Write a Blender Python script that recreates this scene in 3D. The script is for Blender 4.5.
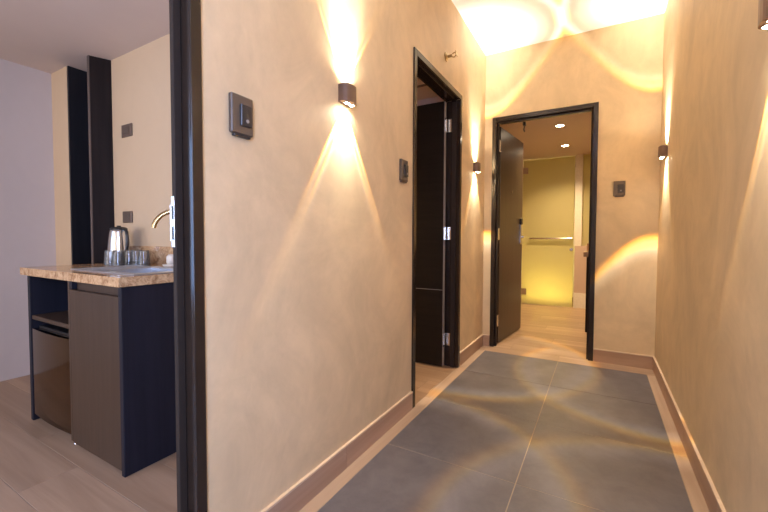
import bpy, math, random
from mathutils import Vector, Matrix
random.seed(7)
for o in list(bpy.data.objects): bpy.data.objects.remove(o)
S = bpy.context.scene
C = S.collection

# ------------------------------------------------------------------ camera
YAW, PITCH, ROLL, FPX = 0.5216, 0.0347, 0.0035, 376.6
cd = bpy.data.cameras.new('camera'); cam = bpy.data.objects.new('camera', cd); C.objects.link(cam)
cd.sensor_fit = 'HORIZONTAL'; cd.sensor_width = 36.0; cd.lens = FPX / 768 * 36.0; cd.clip_start = 0.02; cd.shift_y = -4.26 / 768
fw = Vector((-math.sin(YAW) * math.cos(PITCH), math.cos(YAW) * math.cos(PITCH), -math.sin(PITCH)))
r0 = Vector((math.cos(YAW), math.sin(YAW), 0)); u0 = r0.cross(fw)
rr = r0 * math.cos(ROLL) + u0 * math.sin(ROLL); uu = u0 * math.cos(ROLL) - r0 * math.sin(ROLL)
m = Matrix((rr, uu, -fw)).transposed().to_4x4(); m.translation = (0.0027, -0.0048, 1.0095)
cam.matrix_world = m
S.camera = cam

# ------------------------------------------------------------------ exposure, world, daylight
S.view_settings.view_transform = 'Standard'; S.view_settings.look = 'None'
S.view_settings.gamma = 1.0; S.view_settings.use_curve_mapping = False
S.view_settings.exposure = 0.64
S.cycles.use_denoising = True
S.cycles.max_bounces = 10; S.cycles.diffuse_bounces = 6
S.cycles.caustics_reflective = False; S.cycles.caustics_refractive = False
S.cycles.sample_clamp_indirect = 6.0
W = bpy.data.worlds.new('sky'); S.world = W; W.use_nodes = True
W.node_tree.nodes['Background'].inputs[0].default_value = (0.55, 0.72, 1.0, 1)
W.node_tree.nodes['Background'].inputs[1].default_value = 1.0

def daylight(name, loc, rot, sx, sy, power, col=(0.66, 0.78, 1.0)):
    l = bpy.data.lights.new(name, 'AREA'); l.shape = 'RECTANGLE'; l.size = sx; l.size_y = sy
    l.energy = power; l.color = col
    o = bpy.data.objects.new(name, l); C.objects.link(o); o.location = loc; o.rotation_euler = rot
    return o
R90 = math.pi / 2
daylight('daylight_kitchen_window', (-2.35, -2.66, 1.25), (R90, 0, 0), 1.9, 1.7, 52, (1.0, 0.86, 0.74))
daylight('daylight_side_window', (-3.70, -1.585, 1.25), (0, -R90, 0), 1.6, 1.1, 30, (0.28, 0.52, 1.0))
daylight('daylight_corridor_window', (0.46, -0.95, 1.3), (0, R90, 0), 1.7, 1.0, 88, (0.50, 0.62, 1.0))

# ------------------------------------------------------------------ key dimensions (metres)
XL, XR, YE, H, HK = -0.955, 0.384, 3.55, 2.712, 2.245
XL2, YE2, XK, YK, YB = -1.06, 3.65, -3.62, 1.36, -2.6
WARM = (1.0, 0.70, 0.37)

# ------------------------------------------------------------------ materials
def nt(name):
    mt = bpy.data.materials.new(name); mt.use_nodes = True
    return mt, mt.node_tree, mt.node_tree.nodes, mt.node_tree.links, mt.node_tree.nodes['Principled BSDF']
def coords(t, scale, rnd=0.0, rot=(0, 0, 0)):
    n, l = t.nodes, t.links
    tc = n.new('ShaderNodeTexCoord'); mp = n.new('ShaderNodeMapping')
    mp.inputs['Scale'].default_value = scale; mp.inputs['Rotation'].default_value = rot
    l.new(tc.outputs['Object'], mp.inputs['Vector'])
    if rnd:
        oi = n.new('ShaderNodeObjectInfo'); ml = n.new('ShaderNodeMath'); ml.operation = 'MULTIPLY'; ml.inputs[1].default_value = rnd
        l.new(oi.outputs['Random'], ml.inputs[0]); cb = n.new('ShaderNodeCombineXYZ')
        for k in range(3): l.new(ml.outputs[0], cb.inputs[k])
        l.new(cb.outputs[0], mp.inputs['Location'])
    return mp.outputs[0]
def noise(t, vec, scale, detail=4, rough=0.55, dist=0.0):
    nn = t.nodes.new('ShaderNodeTexNoise'); nn.inputs['Scale'].default_value = scale
    nn.inputs['Detail'].default_value = detail; nn.inputs['Roughness'].default_value = rough; nn.inputs['Distortion'].default_value = dist
    t.links.new(vec, nn.inputs['Vector']); return nn.outputs['Fac']
def ramp(t, fac, stops):
    r = t.nodes.new('ShaderNodeValToRGB'); e = r.color_ramp.elements
    while len(e) < len(stops): e.new(0.5)
    for k, (p, c) in enumerate(stops): e[k].position = p; e[k].color = (c[0], c[1], c[2], 1)
    t.links.new(fac, r.inputs[0]); return r.outputs[0]
def bump(t, h, bs, strength, dist=0.002):
    b = t.nodes.new('ShaderNodeBump'); b.inputs['Strength'].default_value = strength; b.inputs['Distance'].default_value = dist
    t.links.new(h, b.inputs['Height']); t.links.new(b.outputs[0], bs.inputs['Normal'])
def mul(c, k): return tuple(min(1.0, v * k) for v in c)
def plain(name, col, rough=0.5, metal=0.0, vary=0.06, sc=30, spec=0.5, coat=0.0, bmp=0.0):
    mt, t, n, l, b = nt(name); v = coords(t, (1, 1, 1), 3.0)
    f = noise(t, v, sc); l.new(ramp(t, f, [(0.3, mul(col, 1 - vary)), (0.7, mul(col, 1 + vary))]), b.inputs['Base Color'])
    b.inputs['Roughness'].default_value = rough; b.inputs['Metallic'].default_value = metal; b.inputs['Specular IOR Level'].default_value = spec
    b.inputs['Coat Weight'].default_value = coat
    if bmp: bump(t, f, b, bmp)
    return mt
def plaster(name, col, contrast=0.09, rough=0.55):
    mt, t, n, l, b = nt(name); v = coords(t, (1, 1, 0.8))
    f1 = noise(t, v, 2.3, 6, 0.66, 1.0); f2 = noise(t, v, 9.0, 5, 0.6, 0.8)
    mx = n.new('ShaderNodeMath'); mx.operation = 'MULTIPLY_ADD'; mx.inputs[1].default_value = 0.35
    l.new(f2, mx.inputs[0]); l.new(f1, mx.inputs[2])
    l.new(ramp(t, mx.outputs[0], [(0.42, mul(col, 1 - contrast)), (0.66, col), (0.9, mul(col, 1 + contrast))]), b.inputs['Base Color'])
    b.inputs['Roughness'].default_value = rough; b.inputs['Specular IOR Level'].default_value = 0.3
    bump(t, mx.outputs[0], b, 0.12, 0.004); return mt
def wood(name, c0, c1, axis=0, rough=0.45, g=1.0, rnd=9.0, spec=0.4, bmp=0.05, tint=0.0):
    mt, t, n, l, b = nt(name); sc = [26 * g] * 3; sc[axis] = 1.3 * g
    v = coords(t, sc, rnd); f = noise(t, v, 1.0, 6, 0.65, 0.6)
    col = ramp(t, f, [(0.28, c0), (0.72, c1)])
    if tint:
        oi = n.new('ShaderNodeObjectInfo'); mr = n.new('ShaderNodeMapRange'); mr.inputs[3].default_value = 1 - tint; mr.inputs[4].default_value = 1 + tint
        l.new(oi.outputs['Random'], mr.inputs[0]); mm = n.new('ShaderNodeVectorMath'); mm.operation = 'SCALE'
        l.new(col, mm.inputs[0]); l.new(mr.outputs[0], mm.inputs['Scale']); col = mm.outputs[0]
    l.new(col, b.inputs['Base Color'])
    b.inputs['Roughness'].default_value = rough; b.inputs['Specular IOR Level'].default_value = spec
    if bmp: bump(t, f, b, bmp)
    return mt
def tile_mat(name):
    mt, t, n, l, b = nt(name); v = coords(t, (1, 1, 1), 11.0)
    f = noise(t, v, 7, 8, 0.7, 0.3); f2 = noise(t, v, 60, 3, 0.6)
    l.new(ramp(t, f, [(0.3, (0.078, 0.070, 0.078)), (0.7, (0.128, 0.116, 0.126))]), b.inputs['Base Color'])
    b.inputs['Roughness'].default_value = 0.42; b.inputs['Specular IOR Level'].default_value = 0.5; bump(t, f2, b, 0.06); return mt
def granite(name):
    mt, t, n, l, b = nt(name); v = coords(t, (1, 1, 1))
    f = noise(t, v, 26, 8, 0.75, 1.2)
    l.new(ramp(t, f, [(0.28, (0.10, 0.05, 0.025)), (0.42, (0.36, 0.20, 0.10)), (0.55, (0.58, 0.38, 0.21)), (0.75, (0.72, 0.54, 0.34))]), b.inputs['Base Color'])
    b.inputs['Roughness'].default_value = 0.16; return mt
def glass(name, col=(1, 1, 1), rough=0.0):
    mt, t, n, l, b = nt(name); v = coords(t, (1, 1, 1)); f = noise(t, v, 4)
    l.new(ramp(t, f, [(0, col), (1, col)]), b.inputs['Base Color'])
    b.inputs['Transmission Weight'].default_value = 1.0; b.inputs['Roughness'].default_value = rough; b.inputs['IOR'].default_value = 1.45; return mt
def frosted(name, col, tr):
    mt, t, n, l, b = nt(name); b.inputs['Roughness'].default_value = 0.35
    v = coords(t, (1, 1, 1)); f = noise(t, v, 3); cc = ramp(t, f, [(0.2, mul(col, 0.97)), (0.8, col)])
    l.new(cc, b.inputs['Base Color']); tl = n.new('ShaderNodeBsdfTranslucent'); l.new(cc, tl.inputs[0])
    mx = n.new('ShaderNodeMixShader'); mx.inputs[0].default_value = tr
    l.new(b.outputs[0], mx.inputs[1]); l.new(tl.outputs[0], mx.inputs[2]); l.new(mx.outputs[0], n['Material Output'].inputs[0]); return mt
def pane_mat(name, tr_amount=0.92):
    mt, t, n, l, b = nt(name); b.inputs['Roughness'].default_value = 0.05
    v = coords(t, (1, 1, 1)); f = noise(t, v, 3); l.new(ramp(t, f, [(0, (0.8, 0.9, 1)), (1, (0.8, 0.9, 1))]), b.inputs['Base Color'])
    tr = n.new('ShaderNodeBsdfTransparent'); mx = n.new('ShaderNodeMixShader'); mx.inputs[0].default_value = tr_amount
    l.new(b.outputs[0], mx.inputs[1]); l.new(tr.outputs[0], mx.inputs[2]); l.new(mx.outputs[0], n['Material Output'].inputs[0]); return mt
def thin_glass(name):
    mt, t, n, l, b = nt(name); n.remove(b); v = coords(t, (1, 1, 1)); f = noise(t, v, 3)
    tr = n.new('ShaderNodeBsdfTransparent'); l.new(ramp(t, f, [(0, (.90, .92, .92)), (1, (.96, .97, .97))]), tr.inputs[0])
    g = n.new('ShaderNodeBsdfGlossy'); g.inputs['Roughness'].default_value = 0.06; fr_ = n.new('ShaderNodeFresnel'); fr_.inputs[0].default_value = 1.6
    mx = n.new('ShaderNodeMixShader'); l.new(fr_.outputs[0], mx.inputs[0]); l.new(tr.outputs[0], mx.inputs[1]); l.new(g.outputs[0], mx.inputs[2])
    df = n.new('ShaderNodeBsdfDiffuse'); df.inputs[0].default_value = (.9, .9, .9, 1); m2 = n.new('ShaderNodeMixShader'); m2.inputs[0].default_value = .06
    l.new(mx.outputs[0], m2.inputs[1]); l.new(df.outputs[0], m2.inputs[2]); l.new(m2.outputs[0], n['Material Output'].inputs[0]); return mt
def emit(name, col, st):
    mt, t, n, l, b = nt(name); v = coords(t, (1, 1, 1)); f = noise(t, v, 5)
    c = ramp(t, f, [(0, col), (1, col)]); l.new(c, b.inputs['Base Color']); l.new(c, b.inputs['Emission Color'])
    b.inputs['Emission Strength'].default_value = st; return mt

M = {}
M['stucco'] = plaster('sand_stucco', (0.63, 0.487, 0.312), 0.16)
M['lilac'] = plaster('pale_grey_paint', (0.55, 0.50, 0.50), 0.03)
M['kitchen'] = plaster('sand_paint', (0.60, 0.455, 0.305), 0.03)
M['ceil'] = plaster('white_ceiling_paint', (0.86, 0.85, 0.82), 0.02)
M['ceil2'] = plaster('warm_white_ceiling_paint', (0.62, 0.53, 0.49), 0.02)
M['pink'] = plaster('pinkish_wall_tile', (0.55, 0.42, 0.36), 0.03)
M['white'] = plain('white_paint', (0.78, 0.74, 0.66), 0.5)
M['tile'] = tile_mat('slate_grey_tile')
M['grout'] = plain('beige_grout', (0.30, 0.235, 0.18), 0.8, vary=0.1)
M['plank_x'] = wood('beige_wood_tile_x', (0.28, 0.182, 0.12), (0.42, 0.29, 0.20), 0, 0.38, 0.5, tint=0.12)
M['plank_y'] = wood('beige_wood_tile_y', (0.34, 0.235, 0.165), (0.48, 0.35, 0.255), 1, 0.4, 0.5, tint=0.06)
M['base_y'] = wood('baseboard_wood_tile_y', (0.34, 0.215, 0.15), (0.48, 0.325, 0.235), 1, 0.45, 0.5, tint=0.06)
M['base_x'] = wood('baseboard_wood_tile_x', (0.34, 0.215, 0.15), (0.48, 0.325, 0.235), 0, 0.45, 0.5, tint=0.06)
M['base_lit_edge'] = plain('baseboard_lit_edge', (0.62, 0.47, 0.34), 0.4)  # lamp light on the baseboard tops, put into a paler colour
M['frame'] = plain('dark_bronze_frame', (0.024, 0.016, 0.0125), 0.17, vary=0.15, sc=12, spec=0.4)
M['gasket'] = plain('matte_brown_gasket', (0.030, 0.021, 0.017), 0.7, spec=0.2)
M['leaf_h'] = wood('dark_wenge_horizontal', (0.005, 0.0033, 0.0022), (0.012, 0.0078, 0.005), 0, 0.5, 1.0, spec=0.2)
M['leaf_v'] = wood('dark_brown_veneer', (0.036, 0.024, 0.017), (0.062, 0.043, 0.031), 2, 0.33, 1.0)
M['leaf_edge'] = plain('grey_door_edge', (0.30, 0.27, 0.25), 0.4)
M['closet'] = wood('black_wood', (0.006, 0.006, 0.009), (0.014, 0.013, 0.017), 2, 0.45)
M['closet_b'] = wood('dark_brown_panel', (0.010, 0.0065, 0.006), (0.018, 0.012, 0.011), 2, 0.6, spec=0.1)
M['closet_e'] = plain('panel_edge_strip', (0.10, 0.075, 0.065), 0.4)
M['navy'] = wood('blue_black_wood', (0.006, 0.0065, 0.013), (0.013, 0.0135, 0.024), 2, 0.5, spec=0.25)
M['bronze'] = wood('bronze_brown_veneer', (0.046, 0.027, 0.017), (0.068, 0.042, 0.028), 2, 0.42, 1.6, spec=0.25)
M['granite'] = granite('golden_brown_granite')
M['steel'] = plain('brushed_steel', (0.60, 0.62, 0.66), 0.33, 0.85)
M['chrome'] = plain('satin_chrome', (0.72, 0.70, 0.68), 0.2, 1.0)
M['brass'] = plain('brushed_bronze_brass', (0.50, 0.36, 0.18), 0.28, 1.0)
M['black'] = plain('black_plastic', (0.014, 0.013, 0.014), 0.35)
M['dark_steel'] = plain('mirror_bronze_steel', (0.16, 0.105, 0.066), 0.10, 1.0, vary=0.02)
M['switch'] = plain('dark_brown_switch_plate', (0.105, 0.076, 0.058), 0.38)
M['switch_k'] = plain('charcoal_rocker', (0.030, 0.026, 0.028), 0.3)
M['switch_dot'] = plain('pale_grey_dot', (0.30, 0.28, 0.28), 0.4)
M['socket'] = plain('brown_socket_plate', (0.13, 0.09, 0.068), 0.4)
M['sconce'] = plain('dark_bronze_sconce', (0.17, 0.105, 0.075), 0.4, 0.3)
M['glass'] = thin_glass('clear_glass')
M['frost'] = frosted('frosted_green_glass', (0.78, 0.73, 0.46), 0.6)
M['pane'] = pane_mat('window_pane')
M['cream'] = plain('cream_ceramic', (0.72, 0.66, 0.58), 0.3)
M['box'] = plain('tan_card', (0.42, 0.24, 0.13), 0.6)
M['worktop2'] = plain('brown_stone', (0.26, 0.16, 0.10), 0.25, vary=0.25)
M['lens'] = emit('lamp_lens', (1.0, 0.80, 0.50), 60)
M['downlens'] = emit('downlight_lens', (1.0, 0.84, 0.60), 40)
M['showerlens'] = emit('shower_strip', (1.0, 0.82, 0.28), 55)

# ------------------------------------------------------------------ mesh helpers (world coordinates in, origin at the base of the thing)
ORG = {}
class MB:
    def __init__(s): s.v = []; s.f = []; s.sm = []
    def add(s, vs, fs, smooth=False, mx=None):
        b = len(s.v); s.v += [tuple(mx @ Vector(q)) if mx else tuple(q) for q in vs]
        for f in fs: s.f.append(tuple(b + i for i in f)); s.sm.append(smooth)
        return s
    def box(s, x0, x1, y0, y1, z0, z1, mx=None):
        return s.add([(x0, y0, z0), (x1, y0, z0), (x1, y1, z0), (x0, y1, z0), (x0, y0, z1), (x1, y0, z1), (x1, y1, z1), (x0, y1, z1)],
                     [(0, 3, 2, 1), (4, 5, 6, 7), (0, 1, 5, 4), (1, 2, 6, 5), (2, 3, 7, 6), (3, 0, 4, 7)], mx=mx)
    def cbox(s, x0, x1, y0, y1, z0, z1, c=0.002, mx=None):
        """box with chamfered edges"""
        xs, ys, zs = (x0, x1), (y0, y1), (z0, z1); vs = []; ix = {}
        for i in (0, 1):
            for j in (0, 1):
                for k in (0, 1):
                    X, Y, Z = xs[i], ys[j], zs[k]; dx, dy, dz = (c if i == 0 else -c), (c if j == 0 else -c), (c if k == 0 else -c)
                    for a, q in enumerate(((X, Y + dy, Z + dz), (X + dx, Y, Z + dz), (X + dx, Y + dy, Z))):
                        ix[i, j, k, a] = len(vs); vs.append(q)
        fs = []
        for i in (0, 1):
            q = [ix[i, j, k, 0] for j, k in ((0, 0), (1, 0), (1, 1), (0, 1))]; fs.append(q if i else q[::-1])
            q = [ix[j, i, k, 1] for j, k in ((0, 0), (1, 0), (1, 1), (0, 1))]; fs.append(q[::-1] if i else q)
            q = [ix[j, k, i, 2] for j, k in ((0, 0), (1, 0), (1, 1), (0, 1))]; fs.append(q if i else q[::-1])
        for i in (0, 1):
            for j in (0, 1):
                for (A, B, key) in ((0, 1, lambda k: (i, j, k)), (0, 2, lambda k: (i, k, j)), (1, 2, lambda k: (k, i, j))):
                    q = [ix[key(0) + (A,)], ix[key(0) + (B,)], ix[key(1) + (B,)], ix[key(1) + (A,)]]
                    fs.append(q)
                for k in (0, 1): fs.append([ix[i, j, k, a] for a in range(3)])
        cen = Vector(((x0 + x1) / 2, (y0 + y1) / 2, (z0 + z1) / 2)); out = []
        for f in fs:
            P = [Vector(vs[q]) for q in f]; nn = (P[1] - P[0]).cross(P[2] - P[0]); mid = sum(P, Vector()) / len(P)
            out.append(tuple(f) if nn.dot(mid - cen) > 0 else tuple(reversed(f)))
        return s.add(vs, out, mx=mx)
    def lathe(s, prof, cx, cy, n=24, smooth=True, mx=None, axis='z'):
        """prof: list of (radius, z); closed by caps when radius is 0"""
        vs = []; fs = []
        for (r, z) in prof:
            for k in range(n):
                a = 2 * math.pi * k / n; vs.append((cx + r * math.cos(a), cy + r * math.sin(a), z))
        for i in range(len(prof) - 1):
            for k in range(n):
                k2 = (k + 1) % n; fs.append((i * n + k, i * n + k2, (i + 1) * n + k2, (i + 1) * n + k))
        return s.add(vs, fs, smooth, mx)
    def cyl(s, p0, p1, r, n=16, r1=None, caps=True):
        p0, p1 = Vector(p0), Vector(p1); d = (p1 - p0).normalized(); r1 = r if r1 is None else r1
        a = d.orthogonal().normalized(); b = d.cross(a); A = []; B = []
        for k in range(n):
            t = 2 * math.pi * k / n; w = a * math.cos(t) + b * math.sin(t); A.append(p0 + w * r); B.append(p1 + w * r1)
        s.add(A + B, [(k, (k + 1) % n, n + (k + 1) % n, n + k) for k in range(n)], True)
        if caps: s.add(A + B, [tuple(range(n - 1, -1, -1)), tuple(range(n, 2 * n))])
        return s
    def tube(s, pts, r, n=12, rs=None):
        pts = [Vector(q) for q in pts]; vs = []; fs = []; up = None
        for i, q in enumerate(pts):
            d = (pts[min(i + 1, len(pts) - 1)] - pts[max(i - 1, 0)]).normalized()
            a = d.orthogonal().normalized() if up is None else (up - d * up.dot(d)).normalized(); up = a; b = d.cross(a)
            R = rs[i] if rs else r
            for k in range(n):
                t = 2 * math.pi * k / n; vs.append(q + (a * math.cos(t) + b * math.sin(t)) * R)
        L = len(pts)
        for i in range(L - 1):
            for k in range(n):
                k2 = (k + 1) % n; fs.append((i * n + k, i * n + k2, (i + 1) * n + k2, (i + 1) * n + k))
        s.add(vs, fs, True); s.add(vs, [tuple(range(n - 1, -1, -1)), tuple(range((L - 1) * n, L * n))]); return s
    def prism(s, poly, z0, z1, mx=None, smooth_from=None):
        """counter-clockwise polygon in xy, extruded in z"""
        n = len(poly); vs = [(x, y, z0) for x, y in poly] + [(x, y, z1) for x, y in poly]
        s.add(vs, [tuple(range(n - 1, -1, -1)), tuple(range(n, 2 * n))], mx=mx)
        return s.add(vs, [(k, (k + 1) % n, n + (k + 1) % n, n + k) for k in range(n)], False, mx)
    def build(s, name, mat, parent=None, org=None):
        if parent is not None: o0 = ORG[parent.name]
        elif org is not None: o0 = Vector(org)
        else:
            xs, ys, zs = zip(*s.v); o0 = Vector(((min(xs) + max(xs)) / 2, (min(ys) + max(ys)) / 2, min(zs)))
        me = bpy.data.meshes.new(name); me.from_pydata([tuple(Vector(q) - o0) for q in s.v], [], s.f)
        me.polygons.foreach_set('use_smooth', s.sm); me.materials.append(M[mat]); me.update()
        o = bpy.data.objects.new(name, me); C.objects.link(o)
        if parent is not None: o.parent = parent
        else: o.location = o0
        ORG[o.name] = o0; return o
def tag(o, label, cat, group=None):
    o['label'] = label; o['category'] = cat
    if group: o['group'] = group
    return o
def thing(name, loc, label, cat, group=None):
    o = bpy.data.objects.new(name, None); C.objects.link(o); o.location = loc; ORG[o.name] = Vector(loc)
    o.empty_display_size = 0.05; return tag(o, label, cat, group)
def struct(name, mb, mat, label=None):
    o = mb.build(name, mat); o['kind'] = 'structure'
    if label: o['label'] = label
    return o
def box(*a): return MB().box(*a)
def cbox(*a, c=0.002): return MB().cbox(*a, c=c)

# ------------------------------------------------------------------ walls
wl = MB()
wl.box(XL2, XL, YB, -0.30, 0, H).box(XL2, XL, -0.30, 0.63, 2.10, H).box(XL2, XL, 0.63, 2.012, 0, H)
wl.box(XL2, XL, 2.012, 2.834, 2.096, H).box(XL2, XL, 2.834, YE2, 0, H)
struct('wall_left', wl, 'stucco', 'sand stucco corridor wall with two doorways')
struct('wall_right', MB().box(XR, XR + .1, YB - .1, -1.5, 0, H).box(XR, XR + .1, -0.4, 7.4, 0, H).box(XR, XR + .1, -1.5, -0.4, 0, 0.35).box(XR, XR + .1, -1.5, -0.4, 2.25, H), 'stucco', 'sand stucco corridor wall on the closed side')
we = MB().box(-3.1, -0.866, YE, YE2, 0, H).box(-0.866, -0.05, YE, YE2, 2.106, H).box(-0.05, XR, YE, YE2, 0, H)
struct('wall_end', we, 'stucco', 'sand stucco wall around the doorway at the corridor end')
wb = MB().box(XL, XR, YB - .1, YB, 0, H)
struct('wall_back', wb, 'stucco')
wk = MB().box(-2.981, XL2, YK, YK + .1, 0, HK)
struct('wall_kitchen_back', wk, 'kitchen', 'plain sand wall behind the kitchenette worktop')
struct('wall_kitchen_pier', MB().box(XK, -3.362, 1.245, 2.2, 0, HK), 'kitchen', 'narrow sand wall strip beside the black closet')
kl = MB().box(XK - .1, XK, YB, -2.2, 0, HK).box(XK - .1, XK, -0.97, 2.2, 0, HK).box(XK - .1, XK, -2.2, -0.97, 0, 0.4).box(XK - .1, XK, -2.2, -0.97, 2.1, HK)
struct('wall_kitchen_left', kl, 'lilac', 'pale grey-lilac wall of the kitchenette')
kb = MB().box(XK - .1, -3.35, YB - .1, YB, 0, HK).box(-1.35, XL, YB - .1, YB, 0, HK).box(-3.35, -1.35, YB - .1, YB, 0, 0.4).box(-3.35, -1.35, YB - .1, YB, 2.1, HK)
struct('wall_kitchen_window', kb, 'lilac')
struct('wall_bath_left', MB().box(-3.1, -3.0, 2.2, YE, 0, HK), 'kitchen')
struct('wall_bath_near', MB().box(-2.97, XL2, 1.46, 1.5, 0, HK), 'kitchen')
struct('wall_hall_left', MB().box(-2.0, -1.9, YE2, 7.4, 0, HK), 'kitchen')
struct('wall_shower_back', MB().box(-2.0, XR, 7.3, 7.4, 0, HK), 'white')
struct('wall_shower_side', MB().box(-1.9, -1.075, 6.17, 6.25, 0, HK), 'kitchen')
hw = MB().box(-0.325, XR, 6.2, 6.3, 0.22, 0.915)
struct('wall_shower_half', hw, 'pink', 'pinkish half-height wall beside the frosted glass door')
struct('trim_shower_kerb', MB().box(-0.33, XR, 6.185, 6.31, 0, 0.22), 'white', 'white kerb under the half-height wall')
struct('trim_shower_post', MB().box(-0.335, -0.24, 6.2, 6.3, 0.915, HK), 'white', 'white post between two frosted panes')
# ceilings
struct('ceiling', MB().box(XL2, XR + .1, YB - .1, YE2, H, H + .06), 'ceil', 'bright white ceiling over the corridor')
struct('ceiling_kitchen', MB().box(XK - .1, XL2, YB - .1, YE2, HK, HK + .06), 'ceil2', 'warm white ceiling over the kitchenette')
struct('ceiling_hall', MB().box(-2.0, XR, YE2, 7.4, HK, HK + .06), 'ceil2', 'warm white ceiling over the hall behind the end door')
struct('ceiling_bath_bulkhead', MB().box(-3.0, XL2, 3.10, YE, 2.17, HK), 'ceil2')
struct('trim_bath_shadow_gap', MB().box(-3.0, XL2, 2.80, 2.82, 2.235, HK), 'socket')  # dark strip standing in for the shade in a ceiling gap

# ------------------------------------------------------------------ floor: slab, tiles, planks
fl = struct('floor', MB().box(XK - .1, XR + .1, YB - .1, 7.4, -0.06, -0.0012), 'grout', 'slate grey tiles edged with beige wood-look planks')
XT0, XT1, YT = -0.8868, 0.3235, 3.388
class Pieces:
    """alike floor pieces that share mesh data"""
    def __init__(s): s.c = {}
    def put(s, name, mat, x0, x1, y0, y1, z1=0.0):
        k = (mat, round(x1 - x0, 3), round(y1 - y0, 3), z1)
        if k not in s.c:
            w, d = k[1], k[2]; mb = MB(); c = 0.0006
            mb.add([(0, 0, -.004), (w, 0, -.004), (w, d, -.004), (0, d, -.004), (0, 0, z1 - c), (w, 0, z1 - c), (w, d, z1 - c), (0, d, z1 - c),
                    (c, c, z1), (w - c, c, z1), (w - c, d - c, z1), (c, d - c, z1)],
                   [(0, 1, 5, 4), (1, 2, 6, 5), (2, 3, 7, 6), (3, 0, 4, 7), (4, 5, 9, 8), (5, 6, 10, 9), (6, 7, 11, 10), (7, 4, 8, 11), (8, 9, 10, 11)])
            me = bpy.data.meshes.new(name); me.from_pydata(mb.v, [], mb.f); me.materials.append(M[mat]); s.c[k] = me
        o = bpy.data.objects.new(name, s.c[k]); C.objects.link(o); o.parent = fl; o.location = Vector((x0, y0, 0)) - ORG[fl.name]; return o
PC = Pieces(); G = 0.004
tw = (XT1 - XT0) / 2
for r in range(10):
    y1 = YT - 0.6 * r; y0 = max(y1 - 0.6, YB)
    for c in range(2):
        a = XT0 + tw * c; PC.put('floor_tile', 'tile', a + G / 2, a + tw - G / 2, y0 + .0014, y1 - .0014)
y = YT
while y > YB:
    y0 = max(y - 1.2, YB)
    PC.put('border_plank', 'plank_y', XL + .001, XT0 - .001, y0 + .001, y - .001); PC.put('border_plank', 'plank_y', XT1 + .001, XR - .001, y0 + .001, y - .001); y -= 1.2
PC.put('border_plank', 'plank_x', XL + .001, XT0 + .6, YT + .002, YE, 0); PC.put('border_plank', 'plank_x', XT0 + .602, XR - .001, YT + .002, YE, 0)
def plank_field(x0, x1, y0, y1, seam, w=0.2, L=1.2, off=0.37):
    k = math.floor((y0 - seam) / w); 
    while seam + k * w < y1 - .005:
        a, b = max(seam + k * w, y0), min(seam + (k + 1) * w, y1)
        if b - a > .01:
            s = x0 - ((k * off) % 1.0) * L
            while s < x1 - .01:
                p, q = max(s, x0), min(s + L, x1)
                if q - p > .02: PC.put('floor_plank', 'plank_x', p + .0015, q - .0015, a + .0015, b - .0015)
                s += L
        k += 1
plank_field(XK, XL2 + .1, YB, YK, 0.735)
plank_field(-3.0, XL - .002, 1.5, YE, 2.05)
plank_field(-1.9, XR, YE, 7.3, 3.55)

# ------------------------------------------------------------------ baseboards
def baseboard(name, segs, label):
    """segs: (axis, wall coordinate, into-room sign, a, b)"""
    root = None
    for (ax, w, sg, a, b) in segs:
        L = 0.6; n = max(1, round((b - a) / L)); st = (b - a) / n
        for k in range(n):
            p, q = a + k * st + .0008, a + (k + 1) * st - .0008
            t0, t1 = sorted((w, w + sg * 0.010)); mb = MB(); e = MB(); e0, e1 = sorted((w, w + sg * 0.0115))
            if ax == 'y': mb.box(t0, t1, p, q, 0, 0.097); e.box(e0, e1, p, q, 0.097, 0.105)
            else: mb.box(p, q, t0, t1, 0, 0.097); e.box(p, q, e0, e1, 0.097, 0.105)
            if root is None: root = struct(name, mb, 'base_' + ax, label)
            else: mb.build('baseboard_tile', 'base_' + ax, root)
            e.build('edge_strip', 'base_lit_edge', root)  # pale strip paints the light caught by the board's top
baseboard('baseboard_left', [('y', XL, 1, YB, -0.33), ('y', XL, 1, 0.65, 1.991), ('y', XL, 1, 2.855, YE - .011)], 'brown wood-look baseboard with its lit top edge painted cream under the wall with two doorways')
baseboard('baseboard_right', [('y', XR, -1, YB, YE - .011)], 'brown wood-look baseboard with its lit top edge painted cream along the closed wall')
baseboard('baseboard_end', [('x', YE, -1, XL, -0.886), ('x', YE, -1, -0.031, XR)], 'short brown baseboard beside the end door')

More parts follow.
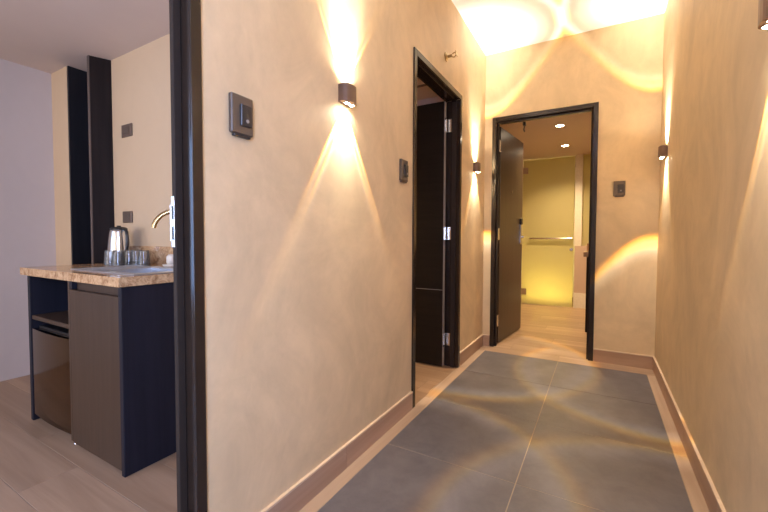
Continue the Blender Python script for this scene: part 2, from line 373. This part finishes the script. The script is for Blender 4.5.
# ------------------------------------------------------------------ door frames
def frame(name, axis, wall0, wall1, a0, a1, top, cw, ocw, stop0, stop1, label):
    """wall0 = face towards the corridor; a0..a1 outer casing edges; cw casing width; the frame wraps the wall"""
    root = bpy.data.objects.new(name, None); C.objects.link(root); root['kind'] = 'structure'; root['label'] = label
    mid = ((a0 + a1) / 2); loc = Vector((wall0, mid, 0)) if axis == 'y' else Vector((mid, wall0, 0)); root.location = loc; ORG[name] = loc
    sg = 1 if wall0 > wall1 else -1; sw = 0.0215 if name == 'trim_1' else 0.014
    def bx(mb, d0, d1, p, q, z0, z1, c=0.0015):
        d0, d1 = sorted((d0, d1)); p, q = sorted((p, q))
        mb.cbox(*((d0, d1, p, q, z0, z1) if axis == 'y' else (p, q, d0, d1, z0, z1)), c=c)
    f0, f1 = wall0 + sg * 0.010, wall1 - sg * (0.010 if name != 'trim_1' else 0.002)
    for (edge, s) in ((a0, 1), (a1, -1)):
        mb = MB()
        bx(mb, f0, wall0, edge, edge + s * cw, 0, top)                          # casing, corridor side
        if name != 'trim_1': bx(mb, f1, wall1, edge, edge + s * cw, 0, top)     # casing, room side
        bx(mb, wall0, wall1, edge + s * (cw - 0.017), edge + s * cw, 0, top - cw)     # jamb lining
        mb.build('jamb', 'frame', root); mb = MB()
        bx(mb, stop0, stop1, edge + s * cw, edge + s * (cw + sw), 0, top - cw)     # stop
        mb.build('door_stop', 'gasket', root)
    mb = MB()
    bx(mb, f0, wall0, a0 + cw, a1 - cw, top - cw, top); bx(mb, f1, wall1, a0 + cw, a1 - cw, top - cw, top)
    bx(mb, wall0, wall1, a0 + cw, a1 - cw, top - cw, top - cw + 0.017); bx(mb, stop0, stop1, a0 + cw + .016, a1 - cw - .016, top - cw - 0.016, top - cw)
    mb.build('frame_head', 'frame', root)
    return root
tA = frame('trim_1', 'y', XL, -1.040, -0.33, 0.649, 2.12, 0.032, 0.032, -0.988, -1.004, 'dark bronze door frame at the kitchenette doorway')
tB = frame('trim_2', 'y', XL, XL2, 1.992, 2.854, 2.114, 0.037, 0.037, -0.975, -1.008, 'dark bronze door frame around the open bathroom door')
tC = frame('trim_3', 'x', YE, YE2, -0.8845, -0.0319, 2.1245, 0.037, 0.037, 3.572, 3.605, 'dark bronze door frame at the corridor end')
sp = MB().cbox(-1.004, -0.990, 0.5925, 0.5955, 0.984, 1.122, c=.001).cbox(-1.007, -1.0042, 0.5905, 0.600, 1.0, 1.10, c=.001)
spo = sp.build('strike_plate', 'chrome', tA); spo['label'] = 'chrome strike plate'
MB().cbox(-1.001, -0.993, 0.5918, 0.5926, 1.060, 1.095, c=.0003).cbox(-1.001, -0.993, 0.5918, 0.5926, 1.005, 1.040, c=.0003).build('latch_hole', 'black', tA)

# ------------------------------------------------------------------ doors
def leaf_matrix(hinge, direction):
    d = Vector(direction).normalized(); nrm = Vector((-d.y, d.x, 0))
    mx = Matrix((d, nrm, Vector((0, 0, 1)))).transposed().to_4x4(); mx.translation = hinge; return mx
# local axes of a leaf: x from hinge to free edge, y through the thickness, z up
# bathroom door, open at a right angle into the bathroom
mxB = leaf_matrix((-1.054, 2.790, 0), (-1, -0.02, 0))
d1 = MB().cbox(0, 0.755, 0.0, 0.040, 0.010, 2.062, mx=mxB); d1 = d1.build('door_1', 'leaf_h', org=(-1.054, 2.790, 0)); d1['kind'] = 'structure'; d1['label'] = 'very dark wood bathroom door standing open inside its frame'
MB().box(-0.003, 0.0, 0.002, 0.038, 0.012, 2.060, mx=mxB).build('edge_strip', 'leaf_edge', d1)
MB().box(0.0, 0.755, 0.040, 0.0405, 0.610, 0.613, mx=mxB).build('groove', 'leaf_edge', d1)
for z in (1.889, 1.053, 0.215):
    hb = MB().box(-0.0045, -0.003, 0.004, 0.036, z - .05, z + .05, mx=mxB).box(-1.056, -1.015, 2.813, 2.8165, z - .05, z + .05)
    hb.cyl((-1.060, 2.808, z - .05), (-1.060, 2.808, z + .05), 0.006, 10); hb.build('hinge', 'chrome', d1)
# far lever handle on the hidden half of the bathroom leaf
MB().cyl(mxB @ Vector((0.70, 0.04, 1.0)), mxB @ Vector((0.70, 0.085, 1.0)), 0.010).tube([mxB @ Vector((0.70, 0.085, 1.0)), mxB @ Vector((0.60, 0.085, 1.0))], 0.009).build('door_handle', 'chrome', d1)
# corridor-end door, opened into the hall
mxC = leaf_matrix((-0.836, 3.668, 0), (0.075, 0.72, 0))
d2 = MB().cbox(0, 0.745, 0.0, 0.042, 0.010, 2.072, mx=mxC); d2 = d2.build('door_2', 'leaf_v', org=(-0.836, 3.668, 0)); d2['kind'] = 'structure'; d2['label'] = 'dark brown veneer door with lock plate opened into the hall'
mxC2 = leaf_matrix((-0.836, 3.668, 0), (0.075, 0.72, 0))
for z in (1.886, 1.056, 0.229):
    hb = MB().box(-0.0035, 0.0, 0.002, 0.040, z - .055, z + .055, mx=mxC).box(-0.8395, -0.836, 3.606, 3.655, z - .055, z + .055)
    hb.cyl((-0.838, 3.660, z - .055), (-0.838, 3.660, z + .055), 0.006, 10); hb.build('hinge', 'chrome', d2)
# room face of the leaf that the camera sees is local -y
lp = MB().cbox(0.655, 0.705, -0.012, 0.0, 0.955, 1.17, mx=mxC).build('lock_plate', 'chrome', d2); lp['label'] = 'satin chrome card lock plate'
MB().cbox(0.652, 0.708, -0.020, 0.0, 1.17, 1.235, c=.006, mx=mxC).build('card_reader', 'black', lp)
MB().cyl(mxC @ Vector((0.68, -0.012, 1.035)), mxC @ Vector((0.68, -0.05, 1.035)), 0.010).tube([mxC @ Vector((0.68, -0.05, 1.035)), mxC @ Vector((0.65, -0.055, 1.035)), mxC @ Vector((0.565, -0.055, 1.035))], 0.009).build('lever', 'chrome', lp)
MB().cyl(mxC @ Vector((0.36, 0.0, 1.495)), mxC @ Vector((0.36, -0.006, 1.495)), 0.011).build('peephole', 'chrome', d2)
MB().cbox(-0.64, -0.615, 3.66, 3.70, 2.055, 2.085, c=.002).tube([(-0.63, 3.70, 2.06), (-0.64, 3.72, 2.03), (-0.632, 3.72, 2.01)], 0.006).build('door_stop_hook', 'black', tC)
# frosted glass shower door
gd = MB().cbox(-1.06, -0.345, 6.205, 6.215, 0.002, 2.225, c=.001).build('door_3', 'frost'); gd['kind'] = 'structure'; gd['label'] = 'frosted yellow-green glass shower door with chrome towel bar'
bar = MB().cyl((-0.95, 6.165, 1.022), (-0.36, 6.165, 1.022), 0.014)
for x in (-0.93, -0.38): bar.cyl((x, 6.165, 1.022), (x, 6.206, 1.022), 0.012)
bar.build('towel_bar', 'chrome', gd)
for z in (2.066, 0.19): MB().cbox(-1.072, -0.99, 6.190, 6.206, z - .05, z + .05).build('hinge', 'chrome', gd)
MB().cyl((-0.37, 6.19, 0.86), (-0.37, 6.206, 0.86), 0.02).build('knob', 'chrome', gd)
gp = MB().cbox(-0.238, XR, 6.245, 6.255, 0.917, HK - .002, c=.001).build('window_1', 'frost'); gp['kind'] = 'structure'; gp['label'] = 'frosted glass pane above the half-height wall'

# ------------------------------------------------------------------ windows behind the camera
def window(name, axis, c, a0, a1, z0, z1, n):
    root = None; w = 0.05
    def bx(d0, d1, p, q, e0, e1): return MB().box(*((d0, d1, p, q, e0, e1) if axis == 'y' else (p, q, d0, d1, e0, e1)))
    fr = bx(c - .02, c + .02, a0, a0 + w, z0, z1)
    for g in ((a1 - w, a1, z0, z1), (a0 + w, a1 - w, z0, z0 + w), (a0 + w, a1 - w, z1 - w, z1)):
        b = bx(c - .02, c + .02, *g); fr.add(b.v, b.f)
    st = (a1 - a0 - 2 * w) / n
    for k in range(1, n):
        b = bx(c - .018, c + .018, a0 + w + k * st - .02, a0 + w + k * st + .02, z0 + w, z1 - w); fr.add(b.v, b.f)
    root = struct(name, fr, 'frame')
    for k in range(n):
        bx(c - .003, c + .003, a0 + w + k * st + (.02 if k else 0), a0 + w + (k + 1) * st - (.02 if k < n - 1 else 0), z0 + w, z1 - w).build('pane', 'pane', root)
window('window_2', 'x', YB - .02, -3.35, -1.35, 0.4, 2.1, 2)
window('window_3', 'y', XK - .03, -2.2, -0.97, 0.4, 2.1, 2)
window('window_4', 'y', XR + .03, -1.5, -0.4, 0.35, 2.25, 1)

# ------------------------------------------------------------------ black closet recess beside the kitchenette
cl = thing('tall_closet', (-3.16, 1.7, 0), 'black floor-to-ceiling open closet beside the kitchenette worktop', 'closet')
box(-3.362, -3.344, 1.247, 2.18, 0, HK).build('side_panel', 'closet', cl)
sp2 = MB().prism([(-3.050, 1.249), (-3.030, 1.249), (-2.981, YK - .001), (-3.001, YK - .001)], 0, HK).build('side_panel', 'closet_b', cl); sp2['label'] = 'dark brown side panel'
box(-3.052, -3.029, 1.244, 1.249, 0, HK).build('panel_edge', 'closet_e', cl)
box(-2.998, -2.981, YK + .001, 2.18, 0, HK).build('side_panel', 'closet', cl)
box(-3.362, -2.981, 2.18, 2.198, 0, HK).build('back_panel', 'closet', cl)

# ------------------------------------------------------------------ kitchenette
kc = thing('kitchenette_cabinet', (-2.2, 1.06, 0), 'dark kitchenette base cabinet with bronze-brown door and open shelf bay', 'cabinet')
cbox(-2.718, -2.690, 0.805, 1.34, 0.0, 0.804).build('side_panel', 'navy', kc)
cbox(-1.735, -1.710, 0.797, 1.34, 0.0, 0.804).build('side_panel', 'navy', kc)
cbox(-2.213, -2.192, 0.800, 1.34, 0.022, 0.804).build('divider', 'bronze', kc)
cbox(-2.690, -2.213, 0.812, 1.33, 0.562, 0.584).build('shelf', 'bronze', kc)
cbox(-2.192, -1.735, 0.82, 1.33, 0.03, 0.05).build('bottom_panel', 'navy', kc)
box(-2.698, -1.735, 1.33, 1.339, 0.03, 0.804).build('back_panel', 'navy', kc)
cbox(-2.170, -1.735, 0.822, 0.838, 0.748, 0.804).build('finger_rail', 'bronze', kc)
cbox(-2.192, -2.170, 0.800, 0.838, 0.764, 0.804).build('finger_rail_end', 'navy', kc)
cbox(-2.190, -1.737, 0.799, 0.818, 0.018, 0.762).build('cabinet_door', 'bronze', kc)
MB().lathe([(0, 0), (.016, 0), (.016, .006), (.010, .008), (.010, .022), (0, .022)], -2.203, 0.822, 14).build('foot', 'chrome', kc)
MB().lathe([(0, 0), (.016, 0), (.016, .006), (.010, .008), (.010, .03), (0, .03)], -1.90, 1.2, 14).build('foot', 'black', kc)

fr = thing('mini_fridge', (-2.42, 1.05, 0), 'small bronze mirror-front fridge in the open bay under the shelf', 'fridge')
cbox(-2.668, -2.222, 0.850, 1.30, 0.03, 0.520, c=.006).build('body', 'black', fr)
poly = [(-2.222, 0.848), (-2.668, 0.848)]
N = 14
for k in range(N + 1):
    t = k / N; poly.append((-2.668 + 0.446 * t, 0.806 - 0.010 * (1 - (2 * t - 1) ** 2)))
fd = MB().prism(poly[::1], 0.045, 0.515).build('fridge_door', 'dark_steel', fr)
MB().prism([(-2.222, .849), (-2.668, .849), (-2.668, .835), (-2.222, .835)], 0.5155, 0.526).build('top_trim', 'black', fr)
for x in (-2.60, -2.262):
    for yy in (0.90, 1.25): MB().cyl((x, yy, 0), (x, yy, 0.031), 0.014, 10).build('foot', 'black', fr)

wt = MB()
SX0, SX1, SY0, SY1 = -2.10, -1.80, 0.905, 1.135        # basin cut-out
for (x0, x1, y0, y1) in ((-2.75, SX0, .785, 1.345), (SX1, -1.700, .785, 1.345), (SX0, SX1, .785, SY0), (SX0, SX1, SY1, 1.345)):
    wt.box(x0, x1, y0, y1, 0.806, 0.846)
wt = wt.build('worktop', 'granite'); tag(wt, 'polished golden-brown granite worktop on the dark base cabinet', 'worktop')
cbox(-2.75, -1.700, 1.345, 1.3595, 0.806, 0.955).build('backsplash', 'granite', wt)

T = 0.8465                                               # top of the worktop
sk = thing('kitchen_sink', (-2.0, 1.0, T), 'stainless steel sink with drainboard set into the granite worktop', 'sink')
dr = MB()
for (x0, x1, y0, y1) in ((-2.33, SX0 + .004, .865, 1.165), (SX1 - .004, -1.735, .865, 1.165), (SX0 + .004, SX1 - .004, .865, SY0 + .004), (SX0 + .004, SX1 - .004, SY1 - .004, 1.165)):
    dr.box(x0, x1, y0, y1, T, T + .003)
dr.build('sink_deck', 'steel', sk)
rim = MB()
for (x0, x1, y0, y1) in ((-2.336, -1.729, .859, .865), (-2.336, -1.729, 1.165, 1.171), (-2.336, -2.330, .865, 1.165), (-1.735, -1.729, .865, 1.165)): rim.box(x0, x1, y0, y1, T, T + .005)
rim.build('sink_rim', 'steel', sk)
for k in range(7): MB().cbox(-2.30, -2.14, .895 + k * .038, .907 + k * .038, T + .003, T + .006, c=.001).build('drain_ridge', 'steel', sk)
bs = MB(); a, b, c, d = SX0 + .004, SX1 - .004, SY0 + .004, SY1 - .004
bs.box(a, b, c, d, .690, .694).box(a, a + .003, c, d, .694, T).box(b - .003, b, c, d, .694, T).box(a + .003, b - .003, c, c + .003, .694, T).box(a + .003, b - .003, d - .003, d, .694, T)
bs.build('basin', 'steel', sk)
MB().cyl(((a + b) / 2, (c + d) / 2, .694), ((a + b) / 2, (c + d) / 2, .698), .03).build('drain', 'chrome', sk)

FX, FY = -1.862, 1.252
fc = thing('faucet', (FX, FY, T), 'curved bronze-brass faucet behind the steel sink', 'faucet')
MB().lathe([(q, T + z) for q, z in ((0, 0), (.028, 0), (.028, .008), (.019, .016), (.019, .08), (.014, .09), (0, .09))], FX, FY, 18).build('faucet_base', 'brass', fc)
pts = [(FX, FY, .92), (FX, FY, .98)]
for k in range(17):
    an = math.pi * 0.95 * k / 16; u = .105 - .105 * math.cos(an)
    pts.append((FX - u * .566, FY - u * .825, 1.045 + .105 * math.sin(an)))
MB().tube(pts, .012, 12).build('spout', 'brass', fc)
MB().tube([(FX, FY, T + .055), (FX + .03, FY, T + .065), (FX + .065, FY - .01, T + .09)], .006, 8).build('faucet_lever', 'brass', fc)

kx, ky = -2.678, 1.245
kt = thing('kettle', (kx, ky, T), 'steel electric kettle with black lid and handle behind the upturned glasses', 'kettle')
def kl_(pr): return [(q, z - .85 + T) for q, z in pr]
MB().lathe(kl_([(0, .85), (.066, .85), (.068, .858), (.068, .868), (.060, .872), (0, .872)]), kx, ky, 28).build('kettle_base', 'black', kt)
MB().lathe(kl_([(.060, .873), (.063, .885), (.062, .93), (.056, 1.0), (.049, 1.052), (.047, 1.062), (0, 1.062)]), kx, ky, 32).build('kettle_body', 'chrome', kt)
MB().lathe(kl_([(.047, 1.0625), (.048, 1.072), (.036, 1.080), (.012, 1.083), (.012, 1.090), (0, 1.091)]), kx, ky, 24).build('lid', 'black', kt)
MB().tube([(kx + .040, ky, 1.058), (kx + .075, ky, 1.062), (kx + .094, ky, 1.048), (kx + .100, ky, 1.02), (kx + .098, ky, .97), (kx + .090, ky, .92), (kx + .060, ky, .90)], .0095, 10).build('kettle_handle', 'black', kt)
MB().prism([(kx - .050, ky + .016), (kx - .075, ky), (kx - .050, ky - .016)], 1.005, 1.040).build('kettle_spout', 'chrome', kt)

gprof = [(q, T + z) for q, z in ((.0330, 0), (.0290, .0785), (.0275, .0865), (.0240, .0895), (0, .0895), (0, .0825), (.0235, .0825), (.0262, .0775), (.0308, 0), (.0330, 0))]
gl = ['clear upturned tumbler in front of the kettle body', 'clear upturned tumbler in front of the kettle handle', 'clear upturned tumbler by the backsplash beside the kettle handle', 'clear upturned tumbler between two others by the backsplash', 'last clear upturned tumbler of the row, towards the faucet']
for k, (x, yy) in enumerate(((-2.535, 1.130), (-2.445, 1.130), (-2.502, 1.218), (-2.422, 1.218), (-2.340, 1.218))):
    o = MB().lathe(gprof, x, yy, 24).build('tumbler', 'glass'); tag(o, gl[k], 'glass', 'tumblers on the worktop')
sd = thing('soap_dish', (-2.06, 1.27, T), 'small cream dish with a rounded soap behind the sink', 'dish')
MB().lathe([(q, T + z) for q, z in ((0, 0), (.030, 0), (.040, .010), (.042, .018), (.039, .018), (.030, .008), (0, .007))], -2.06, 1.215, 24).build('dish', 'cream', sd)
MB().lathe([(q, T + z) for q, z in ((0, .009), (.018, .012), (.024, .030), (.022, .060), (.012, .072), (0, .074))], -2.06, 1.215, 18).build('soap', 'cream', sd)

# wall plates of the kitchenette
def socket(x0, x1, z0, z1, label):
    t = thing('wall_socket', ((x0 + x1) / 2, YK, (z0 + z1) / 2), label, 'socket')
    cbox(x0, x1, YK - .010, YK - .0003, z0, z1, c=.003).build('plate', 'socket', t)
    cbox(x0 + .025, x1 - .025, YK - .0125, YK - .010, z0 + .018, z1 - .018, c=.001).build('insert', 'switch', t)
socket(-2.845, -2.718, 1.690, 1.774, 'small brown wall plate high on the sand wall of the kitchenette')
socket(-2.852, -2.734, 1.112, 1.190, 'small brown wall socket just above the kettle')

# ------------------------------------------------------------------ corridor switches
def switch(face, label):
    """face(u, d, z) -> world; u across, d out of the wall"""
    def bx(u0, u1, d0, d1, z0, z1, c):
        P, Q = face(u0, d0, z0), face(u1, d1, z1); lo = [min(a, b) for a, b in zip(P, Q)]; hi = [max(a, b) for a, b in zip(P, Q)]
        return MB().cbox(lo[0], hi[0], lo[1], hi[1], lo[2], hi[2], c=c)
    t = thing('light_switch', face(0, 0, 0), label, 'switch')
    bx(-.040, .040, .0003, .016, -.058, .058, .003).build('plate', 'switch', t)
    rk = bx(-.012, .028, .016, .025, -.034, .030, .002).build('rocker', 'switch_k', t)
    P = face(.010, .025, -.018); Q = face(.010, .0262, -.018); MB().cyl(P, Q, .0055, 14).build('indicator', 'switch_dot', rk)
    bx(-.030, .032, .0003, .014, -.066, -.0585, .002).build('lower_tab', 'switch_k', t)
switch(lambda u, d, z: Vector((XL + d, 0.778 + u, 1.380 + z)), 'dark brown wall switch on the stucco between kitchenette doorway and wall lamp')
switch(lambda u, d, z: Vector((XL + d, 1.862 + u, 1.386 + z)), 'dark brown wall switch beside the frame of the bathroom door')
switch(lambda u, d, z: Vector((0.124 + u, YE - d, 1.415 + z)), 'dark brown wall switch beside the end door')

# sidewall sprinkler above the bathroom door
sq = thing('sprinkler_head', (XL, 2.52, 2.275), 'small chrome sprinkler head on the stucco above the bathroom door', 'sprinkler')
MB().cyl((XL + .0003, 2.52, 2.275), (XL + .006, 2.52, 2.275), .032, 20).cyl((XL + .006, 2.52, 2.275), (XL + .012, 2.52, 2.275), .024, 20, r1=.016).build('flange', 'brass', sq)
MB().cyl((XL + .012, 2.52, 2.275), (XL + .045, 2.52, 2.275), .010, 12).tube([(XL + .045, 2.52, 2.285), (XL + .06, 2.52, 2.292), (XL + .075, 2.52, 2.282)], .004, 8).tube([(XL + .045, 2.52, 2.265), (XL + .06, 2.52, 2.260), (XL + .075, 2.52, 2.276)], .004, 8).cbox(XL + .073, XL + .078, 2.500, 2.540, 2.266, 2.294, c=.001).build('nozzle', 'brass', sq)

# ------------------------------------------------------------------ wall lamps
def beam_nodes(l, up):
    """angular profile of the lens: dim core, bright ring, golden rim (like an IES file)"""
    l.use_nodes = True; t = l.node_tree; n = t.nodes; k = t.links; em = n['Emission']
    tc = n.new('ShaderNodeTexCoord'); sx = n.new('ShaderNodeSeparateXYZ'); k.new(tc.outputs['Normal'], sx.inputs[0])
    ab = n.new('ShaderNodeMath'); ab.operation = 'ABSOLUTE'; k.new(sx.outputs[2], ab.inputs[0])
    ac = n.new('ShaderNodeMath'); ac.operation = 'ARCCOSINE'; k.new(ab.outputs[0], ac.inputs[0])
    dv = n.new('ShaderNodeMath'); dv.operation = 'MULTIPLY'; dv.inputs[1].default_value = 1 / math.radians(90); k.new(ac.outputs[0], dv.inputs[0])
    w = (1.0, 0.885, 0.72)
    D = 1 / 90.0; sp_ = mul(w, .016); wh = (.95, .89, .80)
    if up: st = [(0, mul(w, .62)), (17 * D, mul(w, .54)), (24 * D, mul(w, .20)), (29 * D, mul(w, .08)), (31.3 * D, mul(wh, .27)), (32.5 * D, (.40, .23, .04)), (33.3 * D, (.26, .12, .01)), (34.2 * D, mul(w, .024)), (50 * D, mul(w, .014)), (68 * D, (0, 0, 0))]
    else: st = [(0, mul(w, .34)), (15 * D, mul(w, .24)), (25.5 * D, mul(w, .17)), (28.9 * D, mul(wh, .50)), (29.9 * D, (.88, .60, .17)), (30.7 * D, (.88, .43, .03)), (31.3 * D, (.45, .18, .005)), (32.2 * D, sp_), (54 * D, mul(w, .008)), (77 * D, (0, 0, 0))]
    c = ramp(t, dv.outputs[0], st)
    k.new(c, em.inputs['Color']); em.inputs['Strength'].default_value = 1.0
def sconce(x, yy, z, sg, label, power):
    """sg = +1 on the left wall (sticks out towards +x)"""
    t = thing('wall_lamp', (x, yy, z), label, 'wall lamp', 'up-and-down wall lamps in the corridor')
    w, dep, hh = .043, .048, .036
    poly = [(x + sg * .0003, yy - w)]
    for k in range(13):
        a = -math.pi / 2 + math.pi * k / 12
        poly.append((x + sg * (dep - .030 + .030 * math.cos(a)), yy + w * (math.copysign(abs(math.sin(a)) ** .7, math.sin(a)))))
    poly.append((x + sg * .0003, yy + w))
    if sg < 0: poly = poly[::-1]
    MB().prism(poly, z - hh, z + hh).build('lamp_body', 'sconce', t)
    for s in (-1, 1):
        for off in (-.017, .017):
            lx, ly, lz = x + sg * .027, yy + off, z + s * (hh + .0002)
            MB().lathe([(.014, lz), (.0135, lz + s * .004), (.0115, lz + s * .004), (.0115, lz)], lx, ly, 16).build('lens_ring', 'sconce', t)
            MB().lathe([(.0114, lz), (.0114, lz + s * .003), (.008, lz + s * .005), (0, lz + s * .006)] if s > 0 else [(0, lz - .006), (.008, lz - .005), (.0114, lz - .003), (.0114, lz)], lx, ly, 14).build('lens', 'lens', t)
            l = bpy.data.lights.new('lamp_beam', 'SPOT'); l.energy = power * (1.0 if s < 0 else 1.7); l.color = (1, 1, 1); l.spot_size = math.radians(180); l.spot_blend = 0.0; l.shadow_soft_size = .004
            beam_nodes(l, s > 0)
            o = bpy.data.objects.new('lamp_beam', l); C.objects.link(o); o.location = (lx, ly, lz + s * .009); o.rotation_euler = (0 if s < 0 else math.pi, 0, 0)
sconce(XL, 1.318, 1.615, 1, 'dark bronze up-and-down wall lamp between the two wall switches', 60)
sconce(XL, 3.23, 1.625, 1, 'dark bronze up-and-down wall lamp between bathroom door and corridor corner', 60)
sconce(XR, 3.215, 1.612, -1, 'dark bronze up-and-down wall lamp on the closed wall near the end door', 60)
sconce(XR, 1.295, 1.585, -1, 'dark bronze up-and-down wall lamp on the closed wall opposite the stucco with two switches', 60)

# ------------------------------------------------------------------ hall behind the end door
def downlight(x, yy, z, label, power, grp):
    t = thing('ceiling_downlight', (x, yy, z), label, 'ceiling light', grp)
    MB().lathe([(.052, z - .0005), (.052, z - .005), (.040, z - .006), (.040, z - .0005)], x, yy, 24).build('trim_ring', 'white', t)
    MB().lathe([(0, z - .003), (.039, z - .003)], x, yy, 20).build('lens', 'downlens', t)
    l = bpy.data.lights.new('downlight_beam', 'SPOT'); l.energy = power; l.color = WARM; l.spot_size = math.radians(130); l.spot_blend = 0.8; l.shadow_soft_size = .03
    o = bpy.data.objects.new('downlight_beam', l); C.objects.link(o); o.location = (x, yy, z - .012)
downlight(-0.405, 4.53, HK, 'round recessed downlight in the hall ceiling, between end door and the other downlight', 90, 'downlights in the hall ceiling')
downlight(-0.43, 5.52, HK, 'round recessed downlight in the hall ceiling, nearer the frosted glass door', 90, 'downlights in the hall ceiling')
downlight(-2.5, 2.0, HK, 'unseen recessed downlight added in the bathroom ceiling', 130, None)  # lamp added out of view to brighten the bathroom ceiling
vc = thing('vanity_cabinet', (0.12, 4.86, 0), 'dark vanity cabinet with brown stone top in the hall behind the end door', 'cabinet')
cbox(-0.125, XR - .003, 4.61, 5.10, 0.0, 0.82).build('body', 'closet_b', vc)
for k in range(2): cbox(-0.118 + k * .245, 0.118 + k * .245, 4.595, 4.6095, 0.06, 0.80).build('cabinet_door', 'closet_b', vc)
cbox(-0.155, XR - .003, 4.59, 5.12, 0.8205, 0.875, c=.004).build('stone_top', 'worktop2', vc)
tb = thing('tissue_box', (-0.075, 4.68, 0.8755), 'small tan box standing on the brown stone top in the hall', 'box')
cbox(-0.125, -0.02, 4.63, 4.75, .8755, .965, c=.004).build('box_body', 'box', tb); cbox(-0.09, -0.055, 4.665, 4.715, .9652, .975, c=.002).build('box_slot', 'white', tb)
# strip lamp on the shower floor line behind the frosted door
ls = thing('shower_strip_light', (-0.7, 6.47, 0), 'warm yellow strip light low behind the frosted glass door', 'light')
cbox(-1.0, -0.40, 6.42, 6.52, 0.0005, 0.03).build('channel', 'white', ls)
cbox(-0.99, -0.41, 6.425, 6.515, 0.0302, 0.034, c=.001).build('diffuser', 'showerlens', ls)
